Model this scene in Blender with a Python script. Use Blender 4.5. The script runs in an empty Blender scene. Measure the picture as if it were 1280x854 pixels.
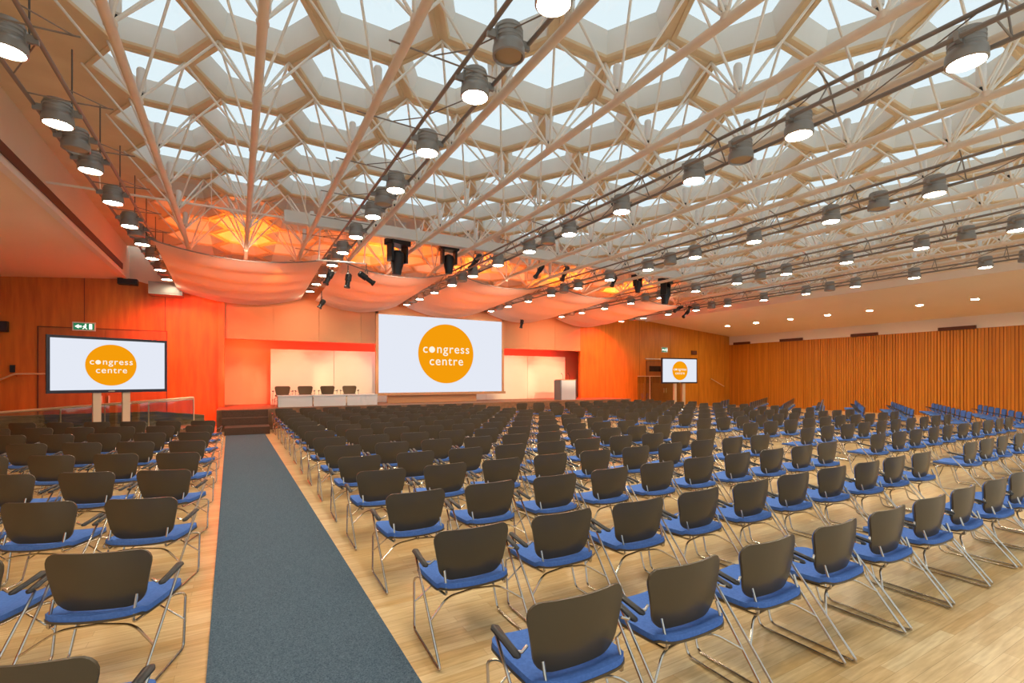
import bpy, math, random
from mathutils import Vector, Matrix
random.seed(7)
R = math.radians
scn = bpy.context.scene
col = scn.collection
CAMZ = 1.85
SN, CS = math.sin(R(29.7)), math.cos(R(29.7))

# ------------------------------------------------------------------ helpers
def in_view(x, y, z, mu=60):
    D = x*SN + y*CS
    if D < .3: return False
    u = 640 + 604*(x*CS - y*SN)/D
    v = 473.5 - 604*(z-CAMZ)/D
    return -mu < u < 1280+mu and -mu < v < 854+mu

class MB:
    def __init__(s): s.v = []; s.f = []; s.m = []; s.mi = 0
    def mat(s, i): s.mi = i; return s
    def poly(s, pts):
        n = len(s.v); s.v += [tuple(p) for p in pts]; s.f.append(tuple(range(n, n+len(pts)))); s.m.append(s.mi)
    def box(s, x0, y0, z0, x1, y1, z1):
        s.prism([(x0, y0), (x1, y0), (x1, y1), (x0, y1)], z0, z1)
    def prism(s, pts, z0, z1):
        n = len(s.v); k = len(pts)
        s.v += [(p[0], p[1], z0) for p in pts] + [(p[0], p[1], z1) for p in pts]
        fs = [tuple(reversed(range(n, n+k))), tuple(range(n+k, n+2*k))]
        fs += [(n+i, n+(i+1) % k, n+k+(i+1) % k, n+k+i) for i in range(k)]
        s.f += fs; s.m += [s.mi]*len(fs)
    def prismY(s, pts, y0, y1):      # polygon in (x,z)
        n = len(s.v); k = len(pts)
        s.v += [(p[0], y0, p[1]) for p in pts] + [(p[0], y1, p[1]) for p in pts]
        fs = [tuple(range(n, n+k)), tuple(reversed(range(n+k, n+2*k)))]
        fs += [(n+(i+1) % k, n+i, n+k+i, n+k+(i+1) % k) for i in range(k)]
        s.f += fs; s.m += [s.mi]*len(fs)
    def tube(s, pts, r, seg=8, caps=True):
        pts = [Vector(p) for p in pts]; n0 = len(s.v); N = len(pts)
        up = None
        for i, p in enumerate(pts):
            t = ((pts[min(i+1, N-1)]-p).normalized() + (p-pts[max(i-1, 0)]).normalized())
            if t.length < 1e-6: t = Vector((0, 0, 1))
            t.normalize()
            if up is None:
                up = t.orthogonal().normalized()
            else:
                up = (up - t*up.dot(t));
                up = up.normalized() if up.length > 1e-6 else t.orthogonal().normalized()
            b = t.cross(up)
            rr = r[i] if isinstance(r, (list, tuple)) else r
            for k in range(seg):
                a = 2*math.pi*k/seg
                q = p + (up*math.cos(a) + b*math.sin(a))*rr
                s.v.append(tuple(q))
        for i in range(N-1):
            for k in range(seg):
                a = n0+i*seg+k; b2 = n0+i*seg+(k+1) % seg
                s.f.append((a, b2, b2+seg, a+seg)); s.m.append(s.mi)
        if caps:
            s.f.append(tuple(reversed(range(n0, n0+seg)))); s.m.append(s.mi)
            s.f.append(tuple(range(n0+(N-1)*seg, n0+N*seg))); s.m.append(s.mi)
    def lathe(s, prof, seg=24, c=(0, 0, 0), axis='z'):
        n0 = len(s.v)
        for (r, z) in prof:
            for k in range(seg):
                a = 2*math.pi*k/seg
                if axis == 'z': p = (c[0]+r*math.cos(a), c[1]+r*math.sin(a), c[2]+z)
                else: p = (c[0]+r*math.cos(a), c[1]+z, c[2]+r*math.sin(a))
                s.v.append(p)
        for i in range(len(prof)-1):
            for k in range(seg):
                a = n0+i*seg+k; b = n0+i*seg+(k+1) % seg
                s.f.append((a, b, b+seg, a+seg)); s.m.append(s.mi)
        s.f.append(tuple(reversed(range(n0, n0+seg)))); s.m.append(s.mi)
        s.f.append(tuple(range(n0+(len(prof)-1)*seg, n0+len(prof)*seg))); s.m.append(s.mi)
    def xform(s, M):
        s.v = [tuple(M @ Vector(p)) for p in s.v]; return s
    def add(s, o, mi=None):
        n = len(s.v); s.v += o.v; s.f += [tuple(i+n for i in f) for f in o.f]
        s.m += [mi if mi is not None else m for m in o.m]; return s
    def mesh(s, name, mats, smooth=False):
        me = bpy.data.meshes.new(name); me.from_pydata(s.v, [], s.f); me.update()
        for m in (mats if isinstance(mats, (list, tuple)) else [mats]): me.materials.append(m)
        me.polygons.foreach_set('material_index', s.m)
        if smooth:
            me.polygons.foreach_set('use_smooth', [True]*len(me.polygons))
            try: me.set_sharp_from_angle(angle=R(38))
            except Exception: pass
        me.update(); return me

def fix(me):
    import bmesh
    bm = bmesh.new(); bm.from_mesh(me); bmesh.ops.recalc_face_normals(bm, faces=bm.faces); bm.to_mesh(me); bm.free()

def ob(name, data, parent=None, loc=None):
    o = bpy.data.objects.new(name, data); col.objects.link(o)
    if parent: o.parent = parent
    if loc: o.location = loc
    return o
def build(name, mb, mats, parent=None, smooth=False, loc=None):
    me = mb.mesh(name, mats, smooth); fix(me); return ob(name, me, parent, loc)
def tag(o, label, cat, group=None, kind=None):
    o['label'] = label; o['category'] = cat
    if group: o['group'] = group
    if kind: o['kind'] = kind
    return o
def thing(name, label, cat, loc=(0, 0, 0), rz=0, group=None):
    o = ob(name, None); o.location = loc; o.rotation_euler = (0, 0, rz); o.empty_display_size = .1
    return tag(o, label, cat, group)
def struct(name, mb, mats, smooth=False, parent=None):
    o = build(name, mb, mats, parent, smooth)
    if not parent: o['kind'] = 'structure'
    return o
ORD = ['first', 'second', 'third', 'fourth', 'fifth', 'sixth', 'seventh', 'eighth', 'ninth', 'tenth', 'eleventh', 'twelfth',
       'thirteenth', 'fourteenth', 'fifteenth', 'sixteenth', 'seventeenth', 'eighteenth', 'nineteenth', 'twentieth']
def ordn(i): return ORD[i] if i < len(ORD) else 'farther'

# ------------------------------------------------------------------ materials
def mat(name, base, rough=.5, metal=0, emit=None, estr=0, spec=.5, coat=0):
    m = bpy.data.materials.new(name); m.use_nodes = True
    b = m.node_tree.nodes['Principled BSDF']
    b.inputs['Base Color'].default_value = (*base, 1); b.inputs['Roughness'].default_value = rough
    b.inputs['Metallic'].default_value = metal
    b.inputs['Specular IOR Level'].default_value = spec
    b.inputs['Coat Weight'].default_value = coat
    if emit: b.inputs['Emission Color'].default_value = (*emit, 1); b.inputs['Emission Strength'].default_value = estr
    return m
def noisy(name, c1, c2, scale=(1, 1, 1), ns=5, rough=.5, detail=4, bump=0, metal=0, spec=.5):
    m = mat(name, c1, rough, metal, spec=spec); nt = m.node_tree; N = nt.nodes; L = nt.links; b = N['Principled BSDF']
    tc = N.new('ShaderNodeTexCoord'); mp = N.new('ShaderNodeMapping'); mp.inputs['Scale'].default_value = scale
    no = N.new('ShaderNodeTexNoise'); no.inputs['Scale'].default_value = ns; no.inputs['Detail'].default_value = detail
    cr = N.new('ShaderNodeValToRGB'); cr.color_ramp.elements[0].position = .3; cr.color_ramp.elements[1].position = .7
    cr.color_ramp.elements[0].color = (*c1, 1); cr.color_ramp.elements[1].color = (*c2, 1)
    L.new(tc.outputs['Object'], mp.inputs[0]); L.new(mp.outputs[0], no.inputs['Vector']); L.new(no.outputs['Fac'], cr.inputs[0])
    L.new(cr.outputs[0], b.inputs['Base Color'])
    if bump:
        bp = N.new('ShaderNodeBump'); bp.inputs['Strength'].default_value = bump; bp.inputs['Distance'].default_value = .01
        L.new(no.outputs['Fac'], bp.inputs['Height']); L.new(bp.outputs[0], b.inputs['Normal'])
    return m
def floor_mat():
    m = mat('maple_floor', (.7, .45, .2), .28); nt = m.node_tree; N = nt.nodes; L = nt.links; b = N['Principled BSDF']
    tc = N.new('ShaderNodeTexCoord'); br = N.new('ShaderNodeTexBrick')
    br.offset = .37; br.offset_frequency = 2
    br.inputs['Color1'].default_value = (.82, .56, .25, 1); br.inputs['Color2'].default_value = (.98, .79, .47, 1)
    br.inputs['Mortar'].default_value = (.58, .37, .16, 1)
    br.inputs['Scale'].default_value = 1; br.inputs['Mortar Size'].default_value = .0012; br.inputs['Bias'].default_value = 0
    br.inputs['Brick Width'].default_value = .9; br.inputs['Row Height'].default_value = .085
    L.new(tc.outputs['Object'], br.inputs['Vector'])
    mp = N.new('ShaderNodeMapping'); mp.inputs['Scale'].default_value = (1.2, 14, 1)
    no = N.new('ShaderNodeTexNoise'); no.inputs['Scale'].default_value = 3; no.inputs['Detail'].default_value = 5
    L.new(tc.outputs['Object'], mp.inputs[0]); L.new(mp.outputs[0], no.inputs['Vector'])
    n2 = N.new('ShaderNodeTexNoise'); n2.inputs['Scale'].default_value = .8; n2.inputs['Detail'].default_value = 3
    L.new(tc.outputs['Object'], n2.inputs['Vector'])
    cr = N.new('ShaderNodeValToRGB'); cr.color_ramp.elements[0].position = .3; cr.color_ramp.elements[1].position = .75
    cr.color_ramp.elements[0].color = (.74, .66, .55, 1); cr.color_ramp.elements[1].color = (1, 1, 1, 1)
    L.new(no.outputs['Fac'], cr.inputs[0])
    c2 = N.new('ShaderNodeValToRGB'); c2.color_ramp.elements[0].position = .35; c2.color_ramp.elements[1].position = .65
    c2.color_ramp.elements[0].color = (.86, .80, .72, 1); c2.color_ramp.elements[1].color = (1, 1, 1, 1)
    L.new(n2.outputs['Fac'], c2.inputs[0])
    mx = N.new('ShaderNodeMixRGB'); mx.blend_type = 'MULTIPLY'; mx.inputs[0].default_value = 1
    L.new(br.outputs['Color'], mx.inputs[1]); L.new(cr.outputs[0], mx.inputs[2])
    m2 = N.new('ShaderNodeMixRGB'); m2.blend_type = 'MULTIPLY'; m2.inputs[0].default_value = 1
    L.new(mx.outputs[0], m2.inputs[1]); L.new(c2.outputs[0], m2.inputs[2])
    L.new(m2.outputs[0], b.inputs['Base Color'])
    return m
def wood_mat(name, c1, c2, panel=2.3):
    m = noisy(name, c1, c2, (3.0, 3.0, .35), 2.2, .42, 6)
    nt = m.node_tree; N = nt.nodes; L = nt.links; b = N['Principled BSDF']
    src = b.inputs['Base Color'].links[0].from_socket
    tc = N.new('ShaderNodeTexCoord'); sp = N.new('ShaderNodeSeparateXYZ'); L.new(tc.outputs['Object'], sp.inputs[0])
    md = N.new('ShaderNodeMath'); md.operation = 'PINGPONG'; md.inputs[1].default_value = panel/2
    L.new(sp.outputs['X'], md.inputs[0])
    lt = N.new('ShaderNodeMath'); lt.operation = 'LESS_THAN'; lt.inputs[1].default_value = .012; L.new(md.outputs[0], lt.inputs[0])
    mx = N.new('ShaderNodeMixRGB'); L.new(lt.outputs[0], mx.inputs[0]); L.new(src, mx.inputs[1])
    mx.inputs[2].default_value = (c1[0]*.35, c1[1]*.35, c1[2]*.35, 1)
    L.new(mx.outputs[0], b.inputs['Base Color']); return m
def carpet_mat():
    m = noisy('aisle_carpet', (.048, .082, .115), (.145, .205, .265), (1, 1, 1), 110, .95, 3, .6, spec=.1)
    return m
def trans_mat(name, color, tfac):
    m = bpy.data.materials.new(name); m.use_nodes = True; nt = m.node_tree; N = nt.nodes; L = nt.links
    N.remove(N['Principled BSDF']); out = N['Material Output']
    d = N.new('ShaderNodeBsdfDiffuse'); d.inputs[0].default_value = (*color, 1)
    t = N.new('ShaderNodeBsdfTranslucent'); t.inputs[0].default_value = (*color, 1)
    mx = N.new('ShaderNodeMixShader'); mx.inputs[0].default_value = tfac
    L.new(d.outputs[0], mx.inputs[1]); L.new(t.outputs[0], mx.inputs[2]); L.new(mx.outputs[0], out.inputs[0])
    return m
def glass_mat(name, tint, gl=.08):
    m = bpy.data.materials.new(name); m.use_nodes = True; nt = m.node_tree; N = nt.nodes; L = nt.links
    N.remove(N['Principled BSDF']); out = N['Material Output']
    t = N.new('ShaderNodeBsdfTransparent'); t.inputs[0].default_value = (*tint, 1)
    g = N.new('ShaderNodeBsdfGlossy'); g.inputs['Roughness'].default_value = .05
    mx = N.new('ShaderNodeMixShader'); mx.inputs[0].default_value = gl
    L.new(t.outputs[0], mx.inputs[1]); L.new(g.outputs[0], mx.inputs[2]); L.new(mx.outputs[0], out.inputs[0])
    return m
def emis(name, c, s):
    m = bpy.data.materials.new(name); m.use_nodes = True; nt = m.node_tree; N = nt.nodes
    N.remove(N['Principled BSDF']); e = N.new('ShaderNodeEmission'); e.inputs[0].default_value = (*c, 1); e.inputs[1].default_value = s
    nt.links.new(e.outputs[0], N['Material Output'].inputs[0]); return m

M = dict(
    floor=floor_mat(), carpet=carpet_mat(),
    coffer=noisy('coffer_plaster', (.78, .75, .68), (.85, .82, .75), ns=1.5, rough=.7),
    rib=noisy('rib_cream', (.74, .57, .35), (.82, .66, .43), ns=2, rough=.55),
    tube=noisy('tube_paint', (.78, .61, .45), (.84, .68, .52), ns=4, rough=.4),
    strut=mat('strut_white', (.90, .85, .76), .35),
    truss=mat('truss_grey', (.27, .22, .18), .42, .25),
    hanger=mat('hanger_dark', (.12, .11, .10), .5),
    wood=wood_mat('veneer_left', (.50, .13, .008), (.68, .215, .016)),
    wood_r=wood_mat('veneer_right', (.54, .18, .010), (.70, .27, .02), 2.7),
    slat=noisy('slat_wood', (.50, .155, .008), (.72, .27, .022), (1, 6, .12), 2.5, .4, 5),
    slat_gap=mat('slat_backing', (.34, .10, .015), .7),
    plaster=noisy('plaster_cream', (.82, .69, .55), (.86, .73, .60), ns=.7, rough=.8),
    soffit=noisy('soffit_plaster', (.88, .74, .55), (.91, .78, .60), ns=.5, rough=.85),
    white=mat('white_paint', (.82, .76, .68), .6),
    fascia=mat('fascia_panel', (.66, .34, .16), .6),
    panel=mat('cream_panel', (.86, .74, .56), .6),
    redwall=mat('stage_plaster', (.78, .38, .20), .8),
    steps=noisy('step_carpet', (.085, .045, .03), (.14, .08, .055), ns=40, rough=.95),
    stage=noisy('stage_boards', (.20, .10, .05), (.28, .15, .08), ns=8, rough=.6),
    black=mat('black_plastic', (.012, .012, .014), .42),
    shell=mat('chair_shell', (.085, .062, .036), .30),
    pad=noisy('blue_fabric', (.075, .175, .52), (.10, .22, .62), ns=60, rough=.9, spec=.2),
    chrome=mat('chrome', (.56, .50, .43), .2, 1.0),
    lampbody=mat('lamp_housing', (.33, .31, .28), .38, .4),
    lampbodyd=mat('lamp_reflector_off', (.42, .30, .17), .4, .3),
    lens=emis('lamp_lens', (1.0, .84, .61), 56.0),
    down=emis('downlight', (1.0, .84, .60), 130.0),
    screen=emis('screen_white', (.86, .90, 1.0), .37),
    logo=emis('logo_orange', (1.0, .37, .004), .37),
    logot=emis('logo_letters', (1.0, .94, .80), .40),
    bezel=mat('bezel_black', (.025, .02, .03), .3),
    post=mat('stand_post', (.72, .55, .38), .5),
    canopy=trans_mat('canopy_cloth', (.90, .70, .58), .40),
    skyglass=glass_mat('roof_glass', (.97, .985, .99), .03),
    glass=glass_mat('balustrade_glass', (.80, .86, .80), .10),
    rail=mat('steel_rail', (.85, .66, .42), .3, .35),
    exitg=emis('exit_green', (.02, .16, .07), .5),
    exitw=emis('exit_white', (1, .95, .8), .8),
    table=mat('table_white', (.72, .74, .74), .5),
    brown=mat('brown_fabric', (.085, .045, .015), .7),
    lect=mat('lectern_white', (.70, .72, .74), .5),
    lectd=mat('lectern_grey', (.20, .20, .22), .5),
    woodtop=mat('lectern_wood', (.62, .36, .16), .4),
    brownstrip=mat('brown_strip', (.13, .04, .02), .6),
    banded=noisy('ramp_banded', (.10, .09, .045), (.30, .22, .12), (1, 1, 6), 3, .8),  # dark olive to brown tones in horizontal bands
    glow=mat('cylinder_diffuser', (.86, .84, .80), .3),
    door=wood_mat('door_veneer', (.36, .115, .02), (.46, .16, .03), 20),
    darkglass=mat('dark_glass', (.02, .015, .015), .1),
    redpaint=mat('red_box', (.35, .02, .02), .5),
)

# ------------------------------------------------------------------ camera
cam = bpy.data.objects.new('camera', bpy.data.cameras.new('camera')); col.objects.link(cam)
cam.data.sensor_width = 36; cam.data.lens = 604/1280*36; cam.data.shift_y = 46.5/1280
cam.data.clip_start = .05; cam.data.clip_end = 200
cam.location = (0, 0, CAMZ); cam.rotation_euler = (R(90), 0, R(-29.7)); scn.camera = cam

# ------------------------------------------------------------------ setting
XL, XR = -3.36, 22.1            # edges of the high roof
XWR, YB = 30.2, 22.0
b = MB(); b.box(-9, -2.5, -.1, 31, 24, 0); struct('floor', b, M['floor'])
b = MB(); b.prism([(-.13, 0.2), (1.0, 0.2), (.83, 18.1), (-.30, 18.1)], 0, .012)
o = build('aisle_runner', b, M['carpet']); tag(o, 'blue-grey carpet runner laid along the aisle up to the stage steps', 'carpet')

b = MB(); b.prismY([(-9, 0), (-.5, 0), (-.5, 4.86), (-2.4, 5.22), (XL, 5.46), (-9, 5.3)], YB, YB+.2); struct('wall_back_left', b, M['wood'])
b = MB(); b.box(17.7, YB, 0, XWR+.2, YB+.2, 5.46); struct('wall_back_right', b, M['wood_r'])
b = MB(); b.box(-9, YB+.02, 4.8, XWR, YB+.35, 7.2); struct('wall_back_upper', b, M['plaster'])
b = MB()
b.box(-.6, 23.6, 0, 19, 23.75, 3.7); b.box(-.62, YB, 0, -.5, 23.75, 3.7); b.box(18.9, YB+.2, 0, 19, 23.7, 3.7); b.box(-.6, YB+.1, 3.6, 19, 23.7, 3.7)
struct('wall_stage_recess', b, M['redwall'])
# proscenium fascia with joints
b = MB(); x = -.42; w = 1.74
for i in range(10):
    x1 = min(x+w-.012, 17.0)
    b.box(x, YB-.08, 3.42, x1, YB+.12, 5.75); x += w
b.box(-.42, YB-.04, 3.45, 17.0, YB+.1, 5.7)
struct('wall_fascia', b, M['fascia'])
b = MB(); b.box(-.62, YB-.3, .76, -.40, YB+.1, 4.9); struct('trim_1', b, M['wood'])
# right side slatted wall
b = MB(); b.box(XWR, -2, 0, XWR+.2, YB+.2, 5.0); struct('wall_right', b, M['slat_gap'])
b = MB(); y = 2.0; k = 0
while y < YB:
    wdt = .098 + .012*math.sin(k*1.7); dep = .035 + .015*math.sin(k*.23)
    b.box(XWR-dep, y, 0, XWR+.02, y+wdt, 4.22); y += .125; k += 1
o = struct('trim_2', b, M['slat'])
b = MB(); b.box(XWR-.02, -2, 4.22, XWR+.1, YB, 4.9)
o = struct('trim_3', b, M['white'])
for i, (y0, y1) in enumerate([(20.4, 21.6), (16.9, 18.3), (12.9, 14.2), (8.9, 10.3), (5.5, 6.6)]):
    b = MB(); b.box(XWR-.14, y0, 4.2, XWR, y1, 4.36)
    for k in range(3): b.box(XWR-.15, y0+.03, 4.225+k*.045, XWR-.12, y1-.03, 4.24+k*.045)
    o = build('wall_vent', b, M['brownstrip'])
    tag(o, 'dark slot vent along the top of the slatted wall, %s from the stage' % ordn(i), 'vent', 'vents above the slatted wall')
# soffits
def soffit(name, x0, z0, x1, z1):
    b = MB(); b.prismY([(x0, z0), (x1, z1), (x1, z1+.25), (x0, z0+.25)], -2, YB+.05); struct(name, b, M['soffit'])
soffit('ceiling_right', XR+.11, 5.44, XWR+.1, 4.80)
soffit('ceiling_left', XL-.11, 5.44, -9, 5.02)
# side walls of the raised roof
b = MB(); b.box(XL-.12, -2, 5.30+.1, XL, YB+.05, 7.0)
struct('wall_left_upper', b, M['plaster'])
b = MB(); b.box(XL-.10, -2, 5.36, XL+.05, YB-1.2, 5.46); struct('trim_4', b, M['white'])
b = MB(); b.box(XL-.02, -2, 5.55, XL+.03, YB-1.3, 5.74); struct('trim_5', b, M['brownstrip'])
b = MB(); b.box(XR, -2, 5.40, XR+.12, YB+.05, 7.0); struct('wall_right_upper', b, M['plaster'])
b = MB(); b.box(-9.2, -2, 0, -9, YB+.2, 5.4); struct('wall_left', b, M['wood'])

# ------------------------------------------------------------------ hexagonal roof
H0 = 4.75
C_, P_ = 1.366, 1.600
X0, Y0 = .235, 8.79
RH = C_/1.5
def zroof(x, y): return CAMZ + H0 - .0132*x - .0087*(y-9.5)
def hexv(cx, cy, r): return [(cx+r*math.cos(R(60*k)), cy+r*(P_/(1.7320508*RH))*math.sin(R(60*k))) for k in range(6)]
cells = []
for i in range(-1, 16):
    for j in range(-7, 10):
        cx = X0+C_*i; cy = Y0+P_*(j+(i % 2)/2)
        if cx > XR-.5 or cy < -1.8 or cy > YB+.3: continue
        cells.append((i, j, cx, cy))
rb = MB(); wn = 0
GLASS_END = 14.2
for (i, j, cx, cy) in cells:
    solid = cy > GLASS_END
    rings = [(RH, .02), (RH*.955, .02), (RH*.95, 0.0), (RH*.875, 0.0), (RH*.85, .03), (RH*.745, .32)]
    pts = []
    for (r, dz) in rings:
        ring = hexv(cx, cy, r)
        pts.append([(min(max(p[0], XL), XR), min(p[1], YB+.05), zroof(*p)+dz) for p in ring])
    for a in range(len(rings)-1):
        rb.mat(0 if a < 4 else 1)
        for k in range(6):
            q = [pts[a][k], pts[a][(k+1) % 6], pts[a+1][(k+1) % 6], pts[a+1][k]]
            rb.poly(q)
    if solid:
        rb.mat(1); rb.poly(pts[-1])
imax = max(c[0] for c in cells)
for (i, j, cx, cy) in cells:
    if i in (-1, imax):
        rb.mat(0); hv = hexv(cx, cy, RH); yy = [min(p[1], YB+.05) for p in hv]
        if i == -1: q = [(XL, yy[2]), (hv[2][0], yy[2]), (hv[3][0], yy[3]), (hv[4][0], yy[4]), (XL, yy[4])]
        else: q = [(XR, yy[1]), (hv[1][0], yy[1]), (hv[0][0], yy[0]), (hv[5][0], yy[5]), (XR, yy[5])]
        rb.poly([(p[0], p[1], zroof(*p)+.02) for p in q])
me = rb.mesh('ceiling_roof', [M['rib'], M['coffer']]); o = ob('ceiling', me); o['kind'] = 'structure'
gm = None
for (i, j, cx, cy) in cells:
    if cy > GLASS_END: continue
    if gm is None:
        b = MB(); hv = hexv(0, 0, RH*.75); b.prism(hv, 0, .012)
        b.mat(1)
        gm = b.mesh('roof_pane', [M['skyglass'], M['coffer']]); fix(gm)
    wn += 1
    o = ob('window_%d' % wn, gm, None, (cx, cy, zroof(cx, cy)+.322)); o.rotation_euler = (0, R(.756), 0); o['kind'] = 'structure'

# ------------------------------------------------------------------ space frame
b = MB(); b.tube([(0, 0, 0), (0, 0, 1)], 1, 7); UNIT = {}
def unit(m, seg=7):
    if (m, seg) not in UNIT:
        b = MB(); b.tube([(0, 0, 0), (0, 0, 1)], 1, seg); me = b.mesh('rod', M[m], True); fix(me); UNIT[(m, seg)] = me
    return UNIT[(m, seg)]
def rod(name, p, q, r, m, parent=None, seg=7):
    p = Vector(p); q = Vector(q); d = q-p
    o = bpy.data.objects.new(name, unit(m, seg)); col.objects.link(o)
    if parent: o.parent = parent
    o.location = p; o.rotation_mode = 'QUATERNION'; o.rotation_quaternion = Vector((0, 0, 1)).rotation_difference(d.normalized())
    o.scale = (r, r, d.length); return o
ZT = CAMZ+3.64
# white light tubes over the nodes
b = MB(); b.lathe([(.02, 0), (.05, .01), (.055, .03), (.055, .30), (.04, .33)], 12, (0, 0, 0))
cylm = b.mesh('light_tube', M['glow'], True); fix(cylm)
b = MB(); b.lathe([(.018, -.05), (.022, 0), (.022, .015)], 8); cylc = b.mesh('cap', M['black']); fix(cylc)
tube_names = {}
ti = 0
for i in range(-2, 16):
    cx = X0+C_*i
    if i < -1 or cx > XR-.6: continue
    t = thing('roof_girder', 'cream tubular roof girder with fan of white rods, %s from the left-hand soffit' % ordn(ti), 'girder', (cx, 0, ZT), 0,
              'tubular girders under the glass roof')
    yend = 14.4
    # bottom chord; beyond its last node it bends down to the bearing over the stage
    b = MB(); b.tube([(0, -1.5, 0), (0, yend, 0), (0, yend+.5, -.02), (0, yend+1.3, -.12), (0, yend+1.9, -.20)], .052, 12)
    build('bottom_chord', b, M['tube'], t, True)
    ni = 0
    for j in range(-7, 9):
        cy = Y0+P_*(j+(i % 2)/2)
        if cy < -1.2 or cy > 16.3: continue
        zn = 0 if cy <= yend else -.12
        nb = (0, cy, .03+zn)
        if not (in_view(cx, cy, ZT, 250) or in_view(cx, cy, zroof(cx, cy), 250)): continue
        hv = hexv(cx, cy, RH)
        for k in range(6):
            p = hv[k]
            if p[0] < XL+.05: continue
            z = zroof(*p)+.01
            rod('strut', nb, (p[0]-cx, p[1], z-ZT), .0175, 'strut', t)
        b = MB()
        if 'node' not in UNIT:
            b.lathe([(.03, -.06), (.06, -.035), (.065, 0), (.05, .05), (.02, .07)], 10); UNIT['node'] = b.mesh('node', M['tube'], True); fix(UNIT['node'])
        ob('node', UNIT['node'], t, nb)
        if in_view(cx, cy, ZT+.3, 20) and cy < 14.5:
            c = ob('cylinder_light', cylm, None, (cx+.03, cy+.06, ZT+.17+zn))
            tag(c, 'white cylinder light standing on the %s roof girder from the left-hand soffit, %s out' % (ordn(ti), ordn(ni)), 'light', 'cylinder lights on the girders')
            ob('end_cap', cylc, c)
            ni += 1
    ti += 1
# cross beam and lighting bar at the stage end of the glass
b = MB(); b.box(1.0, 12.75, ZT+.14, XR, 12.95, ZT+.42)
o = struct('trim_6', b, M['coffer'])
t = thing('lighting_bar', 'long thin steel bar crossing below the roof, carrying the stage lights', 'bar', (0, 13.2, 5.84))
b = MB(); b.tube([(XL, 0, 0), (XR, 0, 0)], .025, 8); build('bar_tube', b, M['strut'], t, True)
for k in range(13):
    rod('hanger', (-2.5+k*2.0, 0, 0), (-2.5+k*2.0, -.25, .8), .01, 'strut', t)

# ------------------------------------------------------------------ lamps and lighting trusses
rl = .166
b = MB(); b.lathe([(.05, .30), (rl*.86, .295), (rl*.9, .27), (rl*.9, .12), (rl*1.0, .10), (rl*1.04, .06), (rl*1.04, -.01), (rl*.93, -.02), (rl*.84, .02), (.05, .03)], 28)
for k in range(3): b.lathe([(rl*.92, .15+k*.045), (rl*.935, .155+k*.045), (rl*.935, .165+k*.045), (rl*.92, .17+k*.045)], 28)
housing = b.mesh('housing', M['lampbody'], True); fix(housing)
b = MB(); b.lathe([(.01, .012), (rl*.85, .010), (rl*.85, .0), (rl*.5, -.010), (.01, -.014)], 28)
lens_on = b.mesh('lens', M['lens'], True); fix(lens_on)
lens_off = b.mesh('lens_off', M['lampbodyd'], True); fix(lens_off)
b = MB()
for q in (-1, 1): b.box(q*.20-.055, -.02, .13, q*.20+.055, .02, .215); b.box(q*(rl-.012)-.008, -.03, .10, q*(rl-.012)+.008, .03, .25)
b.box(-.20, -.012, .20, .20, .012, .212)
brk = b.mesh('bracket', M['lampbody']); fix(brk)
lit_y = [5.33+1.68*k for k in range(-4, 10)]; off_y = [4.49+5.04*k for k in range(-1, 4)]
TR = [('flat', -2.09, ZT), ('flat', 2.52, ZT)] + [('tri', 6.44+4.1*k, ZT+.04) for k in range(4)]
for n, (kind, xc, z) in enumerate(TR):
    nm = ordn(n)
    t = thing('lighting_truss', '%s lighting truss from the left-hand soffit, grey tubes carrying round lamps' % nm, 'truss', (xc, 0, z), 0, 'lighting trusses')
    y1 = 21.6
    if kind == 'flat': ch = [(-.24, 0), (.24, 0)]; lx, lz = 0, -.20
    else: ch = [(0, 0), (-.24, -.30), (.19, -.33)]; lx, lz = -.02, -.47
    for (dx, dz) in ch:
        b = MB(); b.tube([(dx, -.6, dz), (dx, y1, dz)], .026, 10); build('chord', b, M['truss'], t, True)
    y = .39 if kind == 'flat' else .09
    while y < y1-1.5:
        if in_view(xc, y, z, 150):
            if kind == 'flat':
                rod('rung', (-.24, y, 0), (.24, y, 0), .010, 'truss', t)
                rod('brace', (-.24, y+1.2, 0), (.24, y+.25, 0), .008, 'truss', t)
                d = 1 if n == 0 else -1
                rod('cross_arm', (.24*d, y, 0), (.24*d+d*(.40 if n == 0 else .85), y, .02), .010, 'truss', t)
                rod('stay', (.24*d, y-.35, 0), (.24*d+d*.34, y, .02), .008, 'truss', t)
                if n == 0: rod('hanger', (.10, y+.5, 0), (.10, y+.5, .95), .010, 'hanger', t)
            else:
                rod('rung', (0, y, 0), (-.24, y, -.30), .010, 'truss', t)
                rod('rung', (0, y, 0), (.19, y, -.33), .010, 'truss', t)
                rod('rung', (-.24, y, -.30), (.19, y, -.33), .010, 'truss', t)
                rod('brace', (0, y+.15, 0), (.19, y+1.4, -.33), .008, 'truss', t)
                rod('cross_arm', (0, y, 0), (-.42, y-.1, .0), .010, 'truss', t)
        y += 1.6
    li = 0
    ys = sorted([(y, 1) for y in lit_y] + [(y, 0) for y in off_y])
    for (y, on) in ys:
        zz = z+lz
        if y > 21.3 or y < .3: continue
        if not in_view(xc+lx, y, zz, 25) and not (y < 6 and on): continue
        l = thing('hall_lamp', ('%s round grey downlight outward on the %s lighting truss from the left-hand soffit' if on else 'unlit %s round grey downlight outward on the %s lighting truss from the left-hand soffit') % (ordn(li), nm),
                  'lamp', (xc+lx, y, zz), 0, 'round lamps on the lighting trusses')
        ob('housing', housing, l); ob('lens', lens_on if on else lens_off, l); ob('bracket', brk, l)
        li += 1

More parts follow.
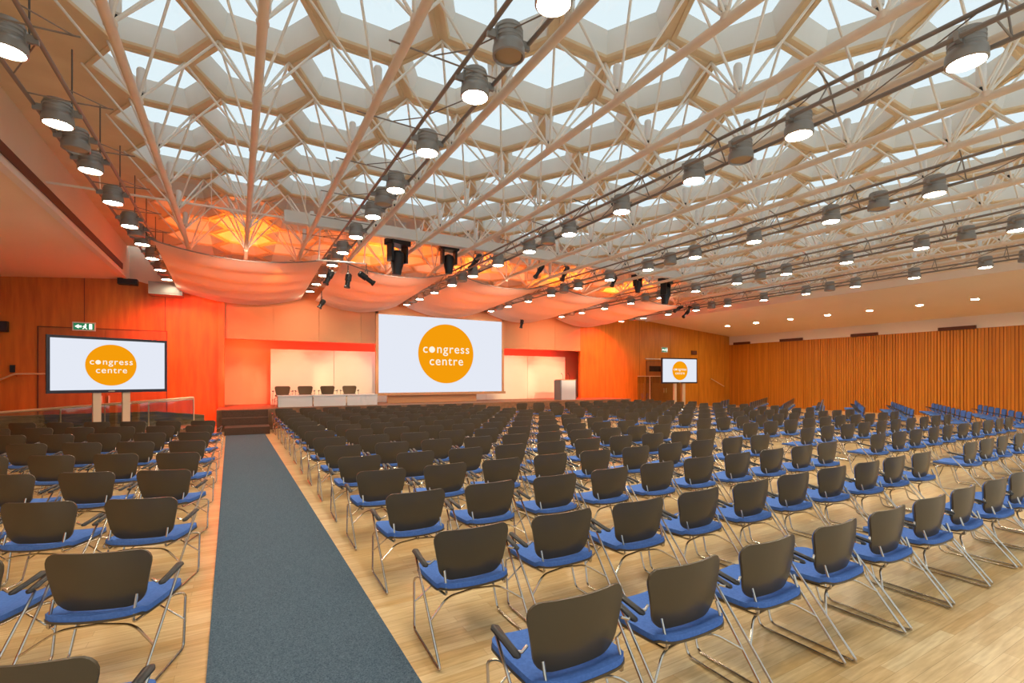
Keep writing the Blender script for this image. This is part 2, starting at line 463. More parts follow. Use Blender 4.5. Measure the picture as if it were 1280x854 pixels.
# soffit downlights
b = MB(); b.lathe([(.16, .03), (.16, -.012), (.125, -.014), (.12, .012)], 24); dlr = b.mesh('trim_ring', M['white'], True); fix(dlr)
b = MB(); b.lathe([(.12, .01), (.12, -.008), (.02, -.014)], 24); dll = b.mesh('diffuser', M['down'], True); fix(dll)
for i, y in enumerate([7.8, 9.65, 11.6, 13.5, 15.4, 17.4, 19.3, 6.0]):
    x = 26.3; z = 5.44-(x-XR)*.64/8.1
    l = thing('downlight', 'round recessed ceiling light glowing in the right soffit, %s from the stage end' % ordn({7: 7, 0: 6, 1: 5, 2: 4, 3: 3, 4: 2, 5: 1, 6: 0}[i]), 'light', (x, y, z), 0, 'recessed lights in the right soffit')
    l.rotation_euler = (0, R(4.5), 0); ob('trim_ring', dlr, l); ob('diffuser', dll, l)

# ------------------------------------------------------------------ cloth canopies
bays = [(-1.84, 2.26), (2.82, 6.18), (6.66, 10.28), (10.76, 14.38), (14.86, 18.48)]
for n, (x0, x1) in enumerate(bays):
    b = MB(); NX, NY = 22, 64
    y0, y1 = 15.2, 21.3
    for iy in range(NY+1):
        ty = iy/NY; y = y0+(y1-y0)*ty
        ze = ZT-.12 - .30*ty
        for ix in range(NX+1):
            tx = ix/NX; s = 1-(2*tx-1)**2
            fold = .075*math.sin(ty*math.pi*9+.4*math.sin(3*tx))*s*(.6+.4*ty)
            b.v.append((x0+(x1-x0)*tx, y, ze-(.27+.06*ty)*s+fold))
    for iy in range(NY):
        for ix in range(NX):
            a = iy*(NX+1)+ix; b.f.append((a, a+1, a+NX+2, a+NX+1)); b.m.append(0)
    me = b.mesh('canopy_cloth', M['canopy'], True)
    t = thing('cloth_canopy', 'sagging cream cloth canopy above the stage, %s from the left of the row' % ordn(n), 'canopy', (0, 0, 0), 0, 'cloth canopies over the stage end')
    c = ob('cloth', me, t)
    b = MB()
    pts = [(x0+(x1-x0)*k/22, y0-.01, ZT-.12-.27*(1-(2*k/22-1)**2)) for k in range(23)]
    b.tube(pts, .018, 8); build('hem_rod', b, M['lampbody'], t, True)

# ------------------------------------------------------------------ stage
b = MB(); b.box(1.25, 19.9, 0, 18.9, 23.6, .75); b.box(-.6, 19.6, 0, 1.26, 23.6, .75)
struct('stage_floor', b, M['stage'])
t = thing('stage_steps', 'wide brown carpeted steps at the end of the carpet runner', 'steps', (.32, 18.1, 0))
b = MB(); b.box(-.66, .0, 0, .66, 1.5, .25); build('bottom_step', b, M['steps'], t)
b = MB(); b.box(-.75, .92, .25, .66, 1.5, .50); build('middle_step', b, M['steps'], t)
b = MB(); b.box(-.75, 1.24, .50, .66, 1.5, .75); build('top_step', b, M['steps'], t)
# cream back panels behind the stage
for k in range(6):
    x0 = 1.25+k*2.54
    b = MB(); b.box(x0, 22.7, .751, x0+2.525, 22.78, 3.1); b.box(x0+.05, 22.78, .751, x0+2.47, 22.80, 3.05)
    o = build('backdrop_panel', b, M['panel'])
    tag(o, 'tall cream backdrop panel standing at the rear of the stage, %s from the steps' % ordn(k), 'panel', 'cream panels behind the stage')

# ------------------------------------------------------------------ projected logo screens
def text(name, s, size, m, parent, loc, sx=1.0):
    c = bpy.data.curves.new(name, 'FONT'); c.body = s; c.size = size; c.align_x = 'CENTER'; c.align_y = 'CENTER'
    c.extrude = .002; c.offset = size*.004; c.space_character = 1.13
    tmp = bpy.data.objects.new(name, c); col.objects.link(tmp)
    bpy.context.view_layer.update()
    me = bpy.data.meshes.new_from_object(tmp.evaluated_get(bpy.context.evaluated_depsgraph_get()))
    bpy.data.objects.remove(tmp); me.materials.clear(); me.materials.append(m)
    o = ob(name, me, parent, loc); o.rotation_euler = (R(90), 0, 0); return o
def logo(parent, cx, cz, r, yf):
    b = MB(); b.lathe([(.001, 0), (r, 0), (r, .004), (.001, .004)], 64, (0, -.004, 0), 'y')
    d = build('logo_disc', b, M['logo'], parent, loc=(cx, yf, cz))
    s = r*.42
    # 'congress' with its o drawn as a solid dot
    text('lettering', 'c', s, M['logot'], d, (-.755*r, -.008, .15*r))
    text('lettering', 'ngress', s, M['logot'], d, (.245*r, -.008, .15*r))
    text('lettering', 'centre', s, M['logot'], d, (.0*r, -.008, -.26*r))
    b = MB(); b.lathe([(.001, 0), (.105*r, 0), (.105*r, .003), (.001, .003)], 24, (0, -.003, 0), 'y')
    build('lettering', b, M['logot'], d, loc=(-.52*r, -.006, .13*r))
YS = 21.5
t = thing('projection_screen', 'large white projection screen above the stage showing the orange round logo', 'screen', (8.56, YS, 0))
b = MB(); b.box(-3.10, 0, 1.22, 3.10, .03, 4.72); build('screen_surface', b, M['screen'], t)
b = MB()
b.box(-3.22, -.03, 1.12, -3.10, .10, 4.84); b.box(3.10, -.03, 1.12, 3.22, .10, 4.84); b.box(-3.22, -.03, 4.72, 3.22, .10, 4.84); b.box(-3.22, -.05, 1.10, 3.30, .12, 1.22)
build('frame', b, M['fascia'], t)
b = MB(); b.box(-3.2, .03, 4.84, 3.2, .42, 5.10); build('roller_housing', b, M['fascia'], t)
logo(t, .12, 3.03, 1.40, -.005)
b = MB(); b.box(5.9, 21.6, .751, 10.3, 21.75, 1.09); b.box(5.95, 21.75, .751, 10.25, 21.9, 1.05)
o = build('screen_shade_board', b, M['fascia']); tag(o, 'low brown board standing in for the shaded zone under the large projection screen', 'board')  # brown board stands in for the shadow zone below the screen

def tv(label, px, py, rz, zb, w=2.62, h=1.50):
    t = thing('display_screen', label, 'screen', (px, py, 0), rz, 'wide displays on twin posts')
    b = MB(); b.box(-w/2, -.03, zb, w/2, .06, zb+h); build('casing', b, M['bezel'], t)
    b = MB(); b.box(-w/2+.07, -.036, zb+.08, w/2-.07, -.03, zb+h-.07); build('panel', b, M['screen'], t)
    b = MB(); b.box(-.07, -.038, zb+.03, .07, -.031, zb+.045); build('maker_badge', b, M['rail'], t)
    for s in (-.30, .34):
        b = MB(); b.box(s-.085, .0, 0.03, s+.085, .10, zb+.5); build('post', b, M['post'], t)
    b = MB(); b.box(-.8, -.35, 0, .8, .45, .03); build('base', b, M['bezel'], t)
    logo(t, 0, zb+h/2, .56, -.037)
tv('wide black display on twin posts beside the glass balustrade showing the orange logo', -2.98, 16.95, R(24.6), 1.47)
tv('wide black display on twin posts in front of the panelled wall with double doors', 22.75, 19.9, R(-8), 1.57, 2.62, 1.50)

# ------------------------------------------------------------------ stage furniture
for k in range(3):
    x0 = 1.36+k*1.25
    t = thing('conference_table', 'low white panel-fronted table on the stage, %s from the steps' % ordn(k), 'table', (x0+.6, 20.42, .75), 0, 'white tables on the stage')
    b = MB(); b.box(-.61, -.33, .42, .61, .33, .46); build('tabletop', b, M['table'], t)
    b = MB(); b.box(-.60, -.31, .02, .60, -.29, .42); build('modesty_panel', b, M['table'], t)
    for sx in (-.57, .57):
        for sy in (-.27, .29):
            b = MB(); b.box(sx-.02, sy-.02, 0, sx+.02, sy+.02, .42); build('leg', b, M['chrome'], t)

# chair geometry ----------------------------------------------------
def rounded_sheet(w0, w1, h, r, yfun, zfun, th, nx=14):
    """sheet param (x,t): t 0..1 bottom->top, half width w0..w1, rounded corners, thickness th toward +y"""
    mb = MB(); ts = []
    K = 5
    for k in range(K+1): ts.append(r/h*(1-math.cos(math.pi/2*k/K)))
    ts += [.3, .45, .6, .75] if r/h < .28 else [.5]
    ts += [1-q for q in reversed(ts[:K+1])]
    ts = sorted(set(round(q, 5) for q in ts)); rows = []
    for t in ts:
        w = w0+(w1-w0)*t
        d = min(t, 1-t)*h
        if d < r: w = w-r+math.sqrt(max(0, r*r-(r-d)**2))
        rows.append((t, w))
    for side in (0, 1):
        for (t, w) in rows:
            for i in range(nx+1):
                x = w*(2*i/nx-1); mb.v.append((x, yfun(x, t)+side*th, zfun(x, t)))
    n = nx+1; m = len(rows)*n
    for side in (0, 1):
        for a in range(len(rows)-1):
            for i in range(nx):
                q = side*m+a*n+i; f = (q, q+1, q+n+1, q+n)
                mb.f.append(f if side == 0 else tuple(reversed(f))); mb.m.append(0)
    for a in range(len(rows)-1):
        for i in (0, nx):
            q = a*n+i; mb.f.append((q, q+n, q+n+m, q+m)); mb.m.append(0)
    for i in range(nx):
        for a in (0, len(rows)-1):
            q = a*n+i; mb.f.append((q, q+1, q+1+m, q+m)); mb.m.append(0)
    return mb
def bend(pts, r=.035, n=4):
    out = [Vector(pts[0])]
    for i in range(1, len(pts)-1):
        p = Vector(pts[i]); a = Vector(pts[i-1])-p; c = Vector(pts[i+1])-p
        ra = min(r, a.length*.45, c.length*.45); A = p+a.normalized()*ra; B = p+c.normalized()*ra
        for k in range(n+1):
            t = k/n; out.append(A*(1-t)**2+p*2*t*(1-t)+B*t*t)
    out.append(Vector(pts[-1])); return out
def chair_parts(seatz=.415):
    yb = lambda x, t: .045*(1-t) + .60*x*x - .012*math.sin(t*math.pi)
    shell = rounded_sheet(.232, .302, .36, .085, yb, lambda x, t: .438+.36*t, .014)
    pad = rounded_sheet(.216, .292, .335, .09, lambda x, t: yb(x, t)+.014, lambda x, t: .450+.335*t, .02)
    def seatsheet(z0, th, g):
        s = rounded_sheet(.245-g, .265-g, .47-2*g, .085, lambda x, t: 0, lambda x, t: 0, th)
        s.v = []
        # rebuild vertices laid flat
        q = rounded_sheet(.275-g, .300-g, .54-2*g, .10, lambda x, t: 0, lambda x, t: t, 1.0)
        for (x, sd, t) in q.v:
            y = -.04+g+(.54-2*g)*t
            zz = z0 + .035*(x/.26)**2*.6 - .012*math.sin(t*math.pi) - .03*max(0, t-.8)*4*.25 + (.015 if t < .1 else 0)
            s.v.append((x, y, zz+sd*th))
        s.f = q.f; s.m = q.m
        return s
    sshell = seatsheet(seatz-.035, .014, 0.0)
    spad = seatsheet(seatz-.021, .032, .004)
    fr = MB()
    for s in (-1, 1):
        path = [(s*.325, .20, .615), (s*.315, -.02, .33), (s*.305, -.25, .011), (s*.30, .34, .011), (s*.275, .40, .37), (s*.25, .36, .392), (s*.235, -.02, .392)]
        path = [(s*.362, .25, .612), (s*.345, -.25, .011), (s*.340, .34, .011), (s*.315, .43, .350), (s*.270, .38, .370), (s*.222, -.03, .374), (s*.222, .022, .53)]
        fr.tube(bend(path, .04, 4), .0085, 7)
        fr.tube([(s*.285, .060, .60), (s*.32, .045, .588), (s*.350, .06, .588)], .008, 6)
        fr.tube(bend([(s*.350, -.055, .245), (s*.20, .03, .34), (0, .05, .35)], .06, 4), .008, 6)
        fr.tube([(s*.328, .38, .19), (s*.10, .38, .355)], .006, 6)
    fr.tube([(-.235, .30, .375), (.235, .30, .375)], .007, 6)
    arms = []
    for s in (-1, 1):
        a = MB(); a.tube([(s*.350, .02, .580), (s*.352, .035, .585), (s*.358, .13, .602), (s*.363, .24, .622), (s*.363, .262, .620)], [.010, .022, .021, .025, .012], 10)
        a.v = [(v[0], v[1], (v[2]-(.580+.18*(v[1]-.02)))*.60+(.580+.18*(v[1]-.02))) for v in a.v]
        arms.append(a)
    return dict(shell=shell, pad=pad, sshell=sshell, spad=spad, frame=fr, arms=arms)
CP = chair_parts()
def mk(nm, mb, m):
    me = mb.mesh(nm, m, True); fix(me); return me
cm = dict(seat=mk('seat', CP['spad'], M['pad']), seat_shell=mk('seat_shell', CP['sshell'], M['shell']), frame=mk('frame', CP['frame'], M['chrome']),
          back_shell=mk('back_shell', CP['shell'], M['shell']), back_pad=mk('back_pad', CP['pad'], M['pad']),
          armr=mk('armrest', CP['arms'][1], M['black']), arml=mk('armrest', CP['arms'][0], M['black']))
def merged(mpad, name, both):
    w = MB()
    w.add(CP['spad'], 0); w.add(CP['pad'], 0); w.add(CP['sshell'], 1); w.add(CP['shell'], 1); w.add(CP['frame'], 2)
    for a in (CP['arms'] if both else CP['arms'][1:]): w.add(a, 3)
    me = w.mesh(name, [mpad, M['shell'], M['chrome'], M['black']], True); fix(me); return me, w
whole, wmb = merged(M['pad'], 'chair_whole', True)
brownchair, _ = merged(M['brown'], 'stage_chair_whole', True)

for k, x in enumerate([1.6, 2.45, 3.3, 4.2]):
    o = ob('stage_chair', brownchair, None, (x, 21.4, .75)); o.rotation_euler = (0, 0, R(180+[3, -8, 2, -10][k]))
    tag(o, 'brown upholstered armchair behind the white stage tables, %s from the steps' % ordn(k), 'chair', 'armchairs on the stage')

# lectern
t = thing('lectern', 'white and grey speaking desk standing on the stage near the red doorway', 'lectern', (15.05, 20.75, .75))
b = MB(); b.box(-.42, -.28, 0, .48, -.24, 1.02); build('front_panel', b, M['lect'], t)
for q in (-.50, .48):
    b = MB(); b.box(q, -.28, 0, q+(.08 if q < 0 else .04), .28, 1.02); build('side_panel', b, M['lectd'], t)
b = MB(); b.prism([(-.42, -.30), (.52, -.30), (.52, .28), (-.42, .28)], 1.02, 1.06); build('top', b, M['woodtop'], t)
for s in (-.12, .3):
    b = MB(); b.tube(bend([(s, 0, 1.06), (s, 0, 1.28), (s-.06, .06, 1.36)], .06), .009, 6); b.lathe([(.005, 0), (.02, .01), (.02, .05), (.005, .06)], 8, (s-.06, .06, 1.34)); build('microphone', b, M['black'], t)

# ------------------------------------------------------------------ audience chairs
places = []     # x, y, rz, block, row, seat
W = .305
rowsY = [1.87, 3.07, 4.33, 5.55, 6.72] + [6.72+1.21*k for k in range(1, 11)]
for r, y in enumerate(rowsY):
    for c in range(10):
        places.append((1.77-W+.79*c, y+random.uniform(-.02, .02), R(random.uniform(-2, 2)), 'centre-left block', r, c))
rows2 = [3.18+1.33*k for k in range(12)]
for r, y in enumerate(rows2):
    for c in range(10):
        places.append((11.0-W+.86*c, y+.02*c+random.uniform(-.02, .02), R(random.uniform(-2, 3)), 'centre-right block', r, c))
for r in range(-1, 8):
    y0 = 3.67+1.52*r + (.20 if r < 0 else 0)
    th = R(-20)
    for c in range(7):
        x = -.46-W*.94-.79*c*.94; y = y0+.1+.79*c*.34
        if x < -5.6 or y > 15.9: continue
        places.append((x, y, th+R(random.uniform(-1.5, 1.5)), 'left block', r+1, c))
for r in range(-2, 8):
    th = R(27)
    for c in range(9):
        x = 20.3+.79*c*.89; y = 4.6+1.5*r+.79*c*.454
        if x > 28.6 or y > 17.0 or y < 1: continue
        if r == 7 and c > 2: continue
        places.append((x, y, th+R(random.uniform(-2, 2)), 'right block', r+2, c))
vis = []
for p in places:
    D = p[0]*SN+p[1]*CS
    if D < .8: continue
    u = 640+604*(p[0]*CS-p[1]*SN)/D
    v = 473.5+604*(CAMZ-.6)/D
    if -90/D*3-40 < u < 1280+260/D+40 and v < 1100: vis.append((D, p))
vis.sort(key=lambda q: q[0])
ROWREF = {'centre-left block': 'block right of carpet', 'centre-right block': 'block beyond bare aisle', 'left block': 'block left of carpet', 'right block': 'angled block by slatted wall'}
NEAR = 110
print('CHAIRS', len(vis))
stuff = MB()
for n, (D, (x, y, rz, blk, r, c)) in enumerate(vis):
    if n >= 300:
        mm = Matrix.Translation((x, y, 0)) @ Matrix.Rotation(rz, 4, 'Z')
        q = MB(); q.v = [tuple(mm @ Vector(v)) for v in wmb.v]; q.f = wmb.f; q.m = wmb.m; stuff.add(q); continue
    lab = 'blue armchair, %s row back, %s seat from carpet side, %s' % (ordn(r), ordn(c), ROWREF[blk])
    if n < NEAR:
        t = thing('armchair', lab, 'chair', (x, y, 0), rz, 'audience armchairs')
        ob('seat', cm['seat'], t); ob('seat_shell', cm['seat_shell'], t); ob('frame', cm['frame'], t)
        ob('back_shell', cm['back_shell'], t); ob('back_pad', cm['back_pad'], t); ob('armrest', cm['armr'], t)
        ob('armrest', cm['arml'], t)
    else:
        t = ob('armchair', whole, None, (x, y, 0)); t.rotation_euler = (0, 0, rz); tag(t, lab, 'chair', 'audience armchairs')
if stuff.v:
    me = stuff.mesh('far_chairs', [M['pad'], M['shell'], M['chrome'], M['black']], True); o = ob('distant_armchairs', me)
    tag(o, 'farthest rows of blue and black armchairs massed towards the stage and slatted wall', 'chairs', None, 'stuff')

# ------------------------------------------------------------------ stage lights hanging from the bar
def at(u, v, Y):
    a = (u-640)/604; D = Y/(CS-SN*a); return Vector((D*(SN+CS*a), Y, CAMZ-(v-473.5)*D/604))
def moving_head(label, u, v, Y, big=1.0, tilt=0, rz=0):
    p = at(u, v, Y)
    t = thing('moving_head_light', label, 'stage light', tuple(p), rz, 'moving head lights on the bar')
    s = big
    b = MB(); b.box(-.24*s, -.16*s, -.13*s, .24*s, .16*s, 0); b.box(-.28*s, -.10*s, -.10*s, -.24*s, .10*s, -.03*s); b.box(.24*s, -.10*s, -.10*s, .28*s, .10*s, -.03*s); build('base', b, M['black'], t)
    b = MB()
    for q in (-1, 1): b.box(q*.19*s-.03*s, -.09*s, -.50*s, q*.19*s+.03*s, .09*s, -.12*s)
    build('yoke', b, M['black'], t)
    b = MB(); b.lathe([(.06*s, .12*s), (.13*s, .08*s), (.15*s, -.05*s), (.14*s, -.18*s), (.11*s, -.30*s), (.10*s, -.40*s), (.08*s, -.41*s)], 20)
    b.xform(Matrix.Translation((0, 0, -.36*s)) @ Matrix.Rotation(tilt, 4, 'X')); build('head', b, M['black'], t, True)
    for q in (-.12, .12): rod('clamp', (q*s, 0, 0), (q*s, -q*s*math.tan(rz), .17), .014, 'hanger', t)
moving_head('large black moving head light with long snout, nearest the cloth canopies', 497, 300, 13.2, 1.25, R(6), R(20))
moving_head('black moving head light hanging between the long-snouted one and a tilted spotlight', 561, 308, 13.2, 1.05, R(0), R(0))
moving_head('smaller black moving head light of the pair near the right soffit', 797, 344, 13.2, .85, R(0), R(10))
moving_head('bigger black moving head light of the pair near the right soffit', 832, 349, 13.2, 1.25, R(4), R(25))
def spot_fix(label, u, v, Y, ax, tilt, L=.5, r=.085):
    p = at(u, v, Y)
    t = thing('spotlight', label, 'stage light', tuple(p), ax, 'black profile spotlights')
    b = MB(); b.lathe([(r*.6, .5*L), (r, .42*L), (r, .0), (r*.75, -.02*L), (r*.75, -.36*L), (r*.95, -.40*L), (r*.95, -.5*L), (r*.8, -.5*L)], 16)
    b.box(-r*.3, -r*1.3, .05*L, r*.3, r*1.3, .30*L)
    b.xform(Matrix.Rotation(tilt, 4, 'Y')); build('barrel', b, M['black'], t, True)
    b = MB(); b.tube(bend([(0, r*1.3, .1), (0, r*1.3, .24), (0, -r*1.3, .24), (0, -r*1.3, .1)], .04), .012, 6); b.tube([(0, 0, .24), (0, 0, .42)], .014, 6); build('yoke', b, M['hanger'], t)
S = [('short black spotlight leaning to the left below the second lighting truss', 411, 347, 13.6, 0, R(25), .42),
     ('black spotlight pointing straight down below the second lighting truss', 435, 351, 13.6, 0, R(8), .40),
     ('long black spotlight angled to the right below the second lighting truss', 458, 348, 13.6, 0, R(-58), .50),
     ('black spotlight leaning beside the third lighting truss', 594, 327, 13.6, 0, R(38), .62),
     ('small black spotlight tight under the roof beyond the two moving heads', 585, 306, 13.2, 0, R(85), .4),
     ('black spotlight of the middle pair, the one nearer the projection screen', 674, 339, 13.6, 0, R(35), .56),
     ('black spotlight of the middle pair, the one nearer the slatted wall', 706, 342, 13.6, 0, R(28), .56),
     ('small black spotlight beside the third cloth canopy', 767, 352, 13.6, 0, R(25), .42),
     ('black spotlight low at the end of the bar, pointing left', 848, 386, 15.5, 0, R(62), .6),
     ('black spotlight low at the end of the bar, pointing down', 858, 392, 15.5, 0, R(50), .55),
     ('black spotlight low at the end of the bar, partly behind its neighbours', 866, 383, 15.6, 0, R(75), .55),
     ('small black spotlight hanging below the first cloth canopy', 402, 380, 17.0, 0, R(30), .32),
     ('small black spotlight above the fascia right of the projection screen', 652, 405, 20.5, 0, R(12), .42)]
for a in S: spot_fix(*a[:4], a[4], a[5], a[6])
# drop bar carrying the three spotlights
p = at(395, 325, 13.6); q = at(458, 330, 13.6)
t = thing('drop_bar', 'short steel drop bar holding three spotlights under the second lighting truss', 'bar', tuple(p))
rod('bar_tube', (0, 0, 0), tuple(q-p), .022, 'strut', t)
for k in (0, 1):
    rod('hanger', tuple((q-p)*(.05+.9*k)), tuple((q-p)*(.05+.9*k)+Vector((0, -.3, .85))), .018, 'strut', t)

# ------------------------------------------------------------------ left wall items
def exit_sign(label, X, z, w=.62, h=.30):
    t = thing('exit_sign', label, 'sign', (X, YB, z), 0)
    b = MB(); b.box(-w/2, -.06, -h/2, w/2, 0, h/2); build('casing', b, M['white'], t)
    b = MB(); b.box(-w/2+.035, -.066, -h/2+.035, w/2-.035, -.06, h/2-.035); build('face', b, M['exitg'], t)
    b = MB(); m = -.069
    b.prismY([(-.24, 0), (-.14, .07), (-.14, .03), (-.06, .03), (-.06, -.03), (-.14, -.03), (-.14, -.07)], m, m+.003)   # arrow
    b.lathe([(.001, 0), (.022, 0), (.022, .003), (.001, .003)], 12, (.045, m, .065), 'y')                              # running figure
    b.prismY([(.02, .04), (.07, .03), (.05, -.03), (.01, -.02)], m, m+.003); b.prismY([(.01, -.02), (.05, -.03), (.09, -.09), (.07, -.09)], m, m+.003)
    b.prismY([(.01, -.02), (.03, -.03), (-.02, -.09), (-.04, -.08)], m, m+.003); b.prismY([(.02, .04), (-.03, .0), (-.02, -.015), (.03, .015)], m, m+.003)
    b.box(.14, m, -.09, .22, m+.003, .09)
    build('pictogram', b, M['exitw'], t)
def on_wall(u, v, Y=YB): return at(u, v, Y)
p = on_wall(105.5, 408.5); exit_sign('green emergency exit sign above the wide display by the balustrade', p.x, p.z)
p = on_wall(830, 437.5); exit_sign('green emergency exit sign above the double doors', p.x, p.z, .55, .34)
p = on_wall(3, 408.5)
t = thing('wall_speaker', 'small black loudspeaker fixed high on the left wooden wall', 'loudspeaker', (p.x, YB, p.z))
b = MB(); b.box(-.16, -.20, -.17, .16, -.02, .17); build('cabinet', b, M['black'], t)
b = MB(); b.box(-.13, -.205, -.14, .13, -.2, .14); build('grille', b, M['bezel'], t)
p = on_wall(16, 461); b = MB(); b.box(-.06, -.05, -.12, .06, 0, .12); b.box(-.04, -.06, -.08, .04, -.05, .02)
o = build('wall_phone', b, M['black'], loc=(p.x, YB, p.z)); tag(o, 'small dark wall box above the sloping handrail at the left wooden wall', 'box')
p = on_wall(161, 353.5); b = MB(); b.box(-.28, -.3, -.1, .28, 0, .1); b.box(-.24, -.32, -.07, .24, -.3, .07)
o = build('wall_projector', b, M['black'], loc=(p.x, YB, p.z)); tag(o, 'black box mounted at the corner where the left soffit ends', 'box')
p = on_wall(867, 441); b = MB(); b.box(-.26, -.06, -.13, .26, 0, .13); b.box(-.22, -.07, -.09, .22, -.06, .09)
o = build('wall_box', b, M['brownstrip'], loc=(p.x, YB, p.z)); tag(o, 'dark rectangular panel on the wall above the right-hand display', 'panel')
# air duct box above left wall
p = on_wall(208, 362, 21.5); b = MB(); b.box(-.5, -.35, -.22, .5, .35, .22); b.box(-.42, -.37, -.16, .42, -.35, .16)
o = build('duct_box', b, M['lampbody'], loc=(p.x, 21.6, p.z)); tag(o, 'grey duct box under the roof at the end of the first lighting truss', 'duct')
# left doors in the wooden wall
def doors(name, X0, X1, H, label=None, glazed=False):
    t = MB(); 
    t.box(X0-.02, YB-.03, 0, X0, YB, H+.02); t.box(X1, YB-.03, 0, X1+.02, YB, H+.02); t.box(X0-.02, YB-.03, H, X1+.02, YB, H+.02)
    o = struct(name, t, M['brownstrip'])
    n = 2; w = (X1-X0)/n
    for k in range(n):
        b = MB(); b.box(X0+k*w+.01, YB-.025, .02, X0+(k+1)*w-.01, YB-.005, H-.01); d = build('door_leaf', b, M['door'], o)
        if glazed:
            b = MB(); b.box(X0+k*w+.22, YB-.032, H-.65, X0+(k+1)*w-.22, YB-.025, H-.30); build('glass_panel', b, M['darkglass'], d)
        b = MB(); xx = X0+w+(.08 if k else -.12); b.box(xx, YB-.07, .95, xx+.04, YB-.03, 1.25); build('door_handle', b, M['rail'], d)
    return o
a = on_wall(48, 420); c = on_wall(200, 420); doors('door_1', a.x, c.x+.2, 3.6)
a = on_wall(808, 447); c = on_wall(852, 447); doors('door_2', a.x, c.x, 2.95, glazed=True)
b = MB(); b.box(a.x-.1, YB-.08, 3.06, c.x, YB, 3.12); struct('trim_7', b, M['white'])
p = on_wall(827.5, 466); b = MB(); b.box(-.14, -.12, -.25, .14, 0, .25); b.box(-.10, -.13, -.2, .10, -.12, .2)
o = build('fire_box', b, M['redpaint'], loc=(p.x, YB-.04, p.z)); tag(o, 'dark red box on the door wall beside the right-hand display', 'box')
# ramp with glass balustrade
def balustrade(label, X0, z0, X1, z1, Y, posts):
    t = thing('glass_balustrade', label, 'balustrade', (X0, Y, 0))
    L = X1-X0
    b = MB(); b.tube([(0, 0, z0), (L, 0, z1)], .024, 10); build('top_rail', b, M['rail'], t, True)
    b = MB(); b.tube([(0, .16, z0-.02), (L, .16, z1-.06)], .018, 10); build('handrail', b, M['rail'], t, True)
    b = MB(); b.poly([(0, 0, z0-.85), (L, 0, z1-.85), (L, 0, z1-.03), (0, 0, z0-.03)]); b.poly([(0, .012, z0-.85), (0, .012, z0-.03), (L, .012, z1-.03), (L, .012, z1-.85)])
    build('glass_sheet', b, M['glass'], t)
    for f in posts:
        x = L*f; z = z0+(z1-z0)*f
        b = MB(); b.tube([(x, .03, max(0, z-.98)), (x, .03, z)], .018, 8); build('post', b, M['rail'], t, True)
balustrade('sloping glass balustrade with steel rails along the ramp behind the left-hand chairs', -6.8, .86, -1.15, 1.27, 17.9, [.22, .45, .62, .8, 1.0])
b = MB(); b.prismY([(-8.9, 0), (-.75, 0), (-.75, .35), (-8.9, .03)], 17.95, 19.4); struct('trim_8', b, M['stage'])
b = MB(); b.prismY([(-8.9, 0), (-.95, 0), (-.95, .62), (-2.3, .78), (-8.9, .75)], 19.45, 19.6)
struct('wall_ramp', b, M['banded'])
t = thing('handrail', 'pale steel handrail bent at a corner on the left wooden wall', 'handrail', (0, 0, 0))
p0, p1, p2 = on_wall(-30, 487, 21.8), on_wall(18, 467.5, 21.8), on_wall(60, 467.5, 21.8)
b = MB(); b.tube(bend([p0, p1, p2], .1), .03, 8); build('rail', b, M['rail'], t, True)
for q in (p1, p2):
    rod('bracket', tuple(q), (q.x, YB, q.z-.08), .012, 'chrome', t)
t = thing('wall_handrail', 'short sloping pale handrail right of the right-hand display', 'handrail', (0, 0, 0))
p0, p1 = on_wall(889, 473.5, 21.85), on_wall(905, 483, 21.85)
b = MB(); b.tube([p0, p1], .03, 8); build('rail', b, M['rail'], t, True)
for q in (p0, p1): rod('bracket', tuple(q), (q.x, YB, q.z-.05), .012, 'chrome', t)
# glass screen box in front of right doors
p = on_wall(797, 470, 21.2); q = on_wall(850, 470, 21.2)
t = thing('glass_screen', 'low glass screen with steel edge standing before the double doors', 'screen', (p.x, 21.2, 0))
b = MB(); b.box(0, 0, 0, q.x-p.x, .015, 2.0); build('glass_sheet', b, M['glass'], t)
b = MB(); b.tube([(0, 0, 2.0), (q.x-p.x, 0, 2.0)], .018, 8); b.tube([(1.0, 0, 0), (1.0, 0, 2.0)], .018, 8); build('edge_rail', b, M['rail'], t, True)
# red doorway right of the stage
b = MB(); b.box(17.02, YB-.02, 0, 17.72, YB+.16, 5.75)
struct('trim_9', b, M['wood_r'])
# ------------------------------------------------------------------ lights
w = bpy.data.worlds.new('sky'); scn.world = w; w.use_nodes = True
w.node_tree.nodes['Background'].inputs[0].default_value = (.83, .95, 1.0, 1); w.node_tree.nodes['Background'].inputs[1].default_value = .41
def area(name, loc, target, size, power, color, sy=None, spread=None):
    l = bpy.data.lights.new(name, 'AREA'); l.energy = power; l.color = color; l.size = size
    if sy: l.shape = 'RECTANGLE'; l.size_y = sy
    if spread: l.spread = spread
    o = bpy.data.objects.new(name, l); col.objects.link(o); o.location = loc
    o.rotation_euler = (Vector(target)-Vector(loc)).to_track_quat('-Z', 'Y').to_euler(); return o
def spot(name, loc, target, power, color, angle=60, blend=.6, rad=.08):
    l = bpy.data.lights.new(name, 'SPOT'); l.energy = power; l.color = color; l.spot_size = R(angle); l.spot_blend = blend; l.shadow_soft_size = rad
    o = bpy.data.objects.new(name, l); col.objects.link(o); o.location = loc
    o.rotation_euler = (Vector(target)-Vector(loc)).to_track_quat('-Z', 'Y').to_euler(); return o
OR = (1.0, .16, .004)
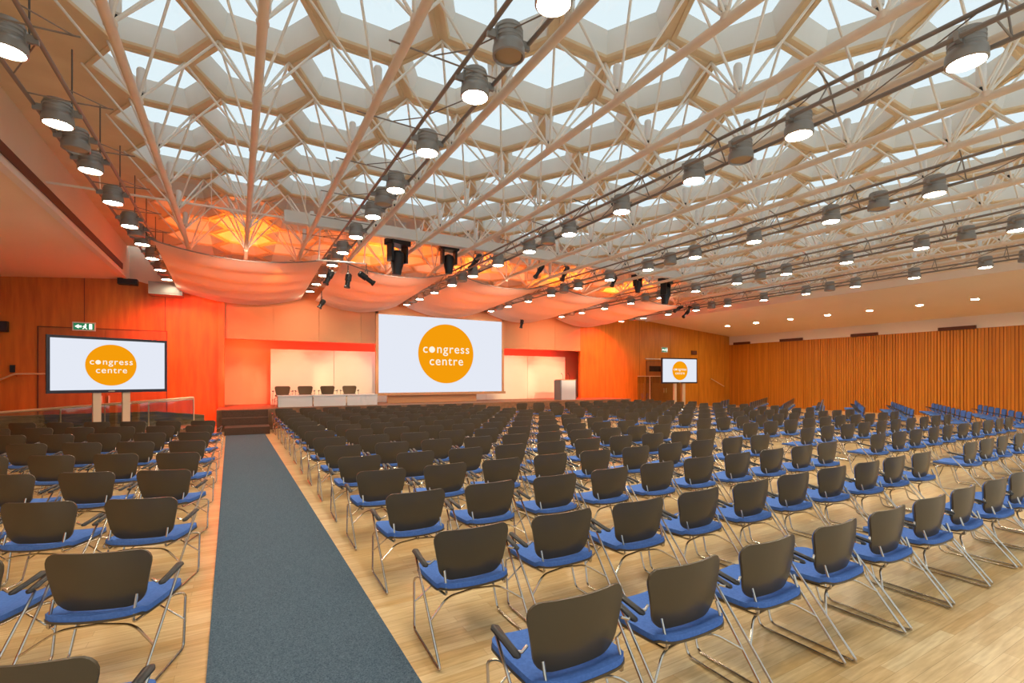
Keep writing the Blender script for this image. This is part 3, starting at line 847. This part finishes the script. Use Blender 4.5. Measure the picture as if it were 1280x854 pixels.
for n, (x0, x1) in enumerate(bays):
    xc = (x0+x1)/2
    for yy in (16.8, 18.4): spot('orange_uplight', (xc, yy, 5.62), (xc, yy+.01, 7.0), 70, OR, 160, .5, .2)
OR = (1.0, .20, .008)
RED = (1.0, .018, .002)
spot('red_wash', (-1.0, 19.8, 4.3), (-1.3, 22, 2.6), 700, RED, 120, .9)
spot('red_wash', (17.5, 20.4, 4.5), (17.7, 22, 2.4), 850, RED, 130, .9)
for x in (2, 6, 10, 14):
    area('red_batten', (x, 22.5, 3.35), (x, 23.5, 3.0), 3.4, 22, RED, .1)
area('red_batten', (.3, 22.6, 3.4), (.3, 23.6, 2.6), 1.2, 16, (1, .08, .015), .2)
spot('red_wash', (16.3, 20.9, 3.1), (17.3, 22.0, 1.6), 160, RED, 70, .8)
spot('peach_wash', (.6, 13.6, 5.0), (.22, 23.4, 1.5), 900, (1, .62, .36), 13, .8)
spot('orange_wash', (1.0, 15.0, 4.9), (1.6, 22, 4.3), 420, (1, .20, .02), 34, .9)
spot('orange_wash', (13.6, 15.0, 4.9), (14.4, 22, 4.3), 380, (1, .20, .02), 34, .9)
for x in (2.2, 4.3, 13.0, 15.2):
    spot('stage_wash', (x, 13.6, 5.0), (x, 22.7, 1.75), 800, (1, .80, .52), 19, .7)
for n, (x0, x1) in enumerate(bays):
    xc = (x0+x1)/2
    spot('canopy_wash', (xc, 13.7, 4.75), (xc, 18.6, 4.9), 120, (1, .62, .46), 70, .9)
# sky above the roof glass
# ------------------------------------------------------------------ view
scn.view_settings.view_transform = 'Standard'; scn.view_settings.look = 'None'
scn.view_settings.exposure = 1.3; scn.view_settings.gamma = 1; scn.view_settings.use_curve_mapping = False
scn.cycles.use_denoising = True
try: scn.cycles.denoiser = 'OPENIMAGEDENOISE'
except Exception: pass
scn.cycles.max_bounces = 7; scn.cycles.diffuse_bounces = 4; scn.cycles.glossy_bounces = 3; scn.cycles.transparent_max_bounces = 8
scn.cycles.sample_clamp_indirect = 6; scn.cycles.caustics_reflective = False; scn.cycles.caustics_refractive = False
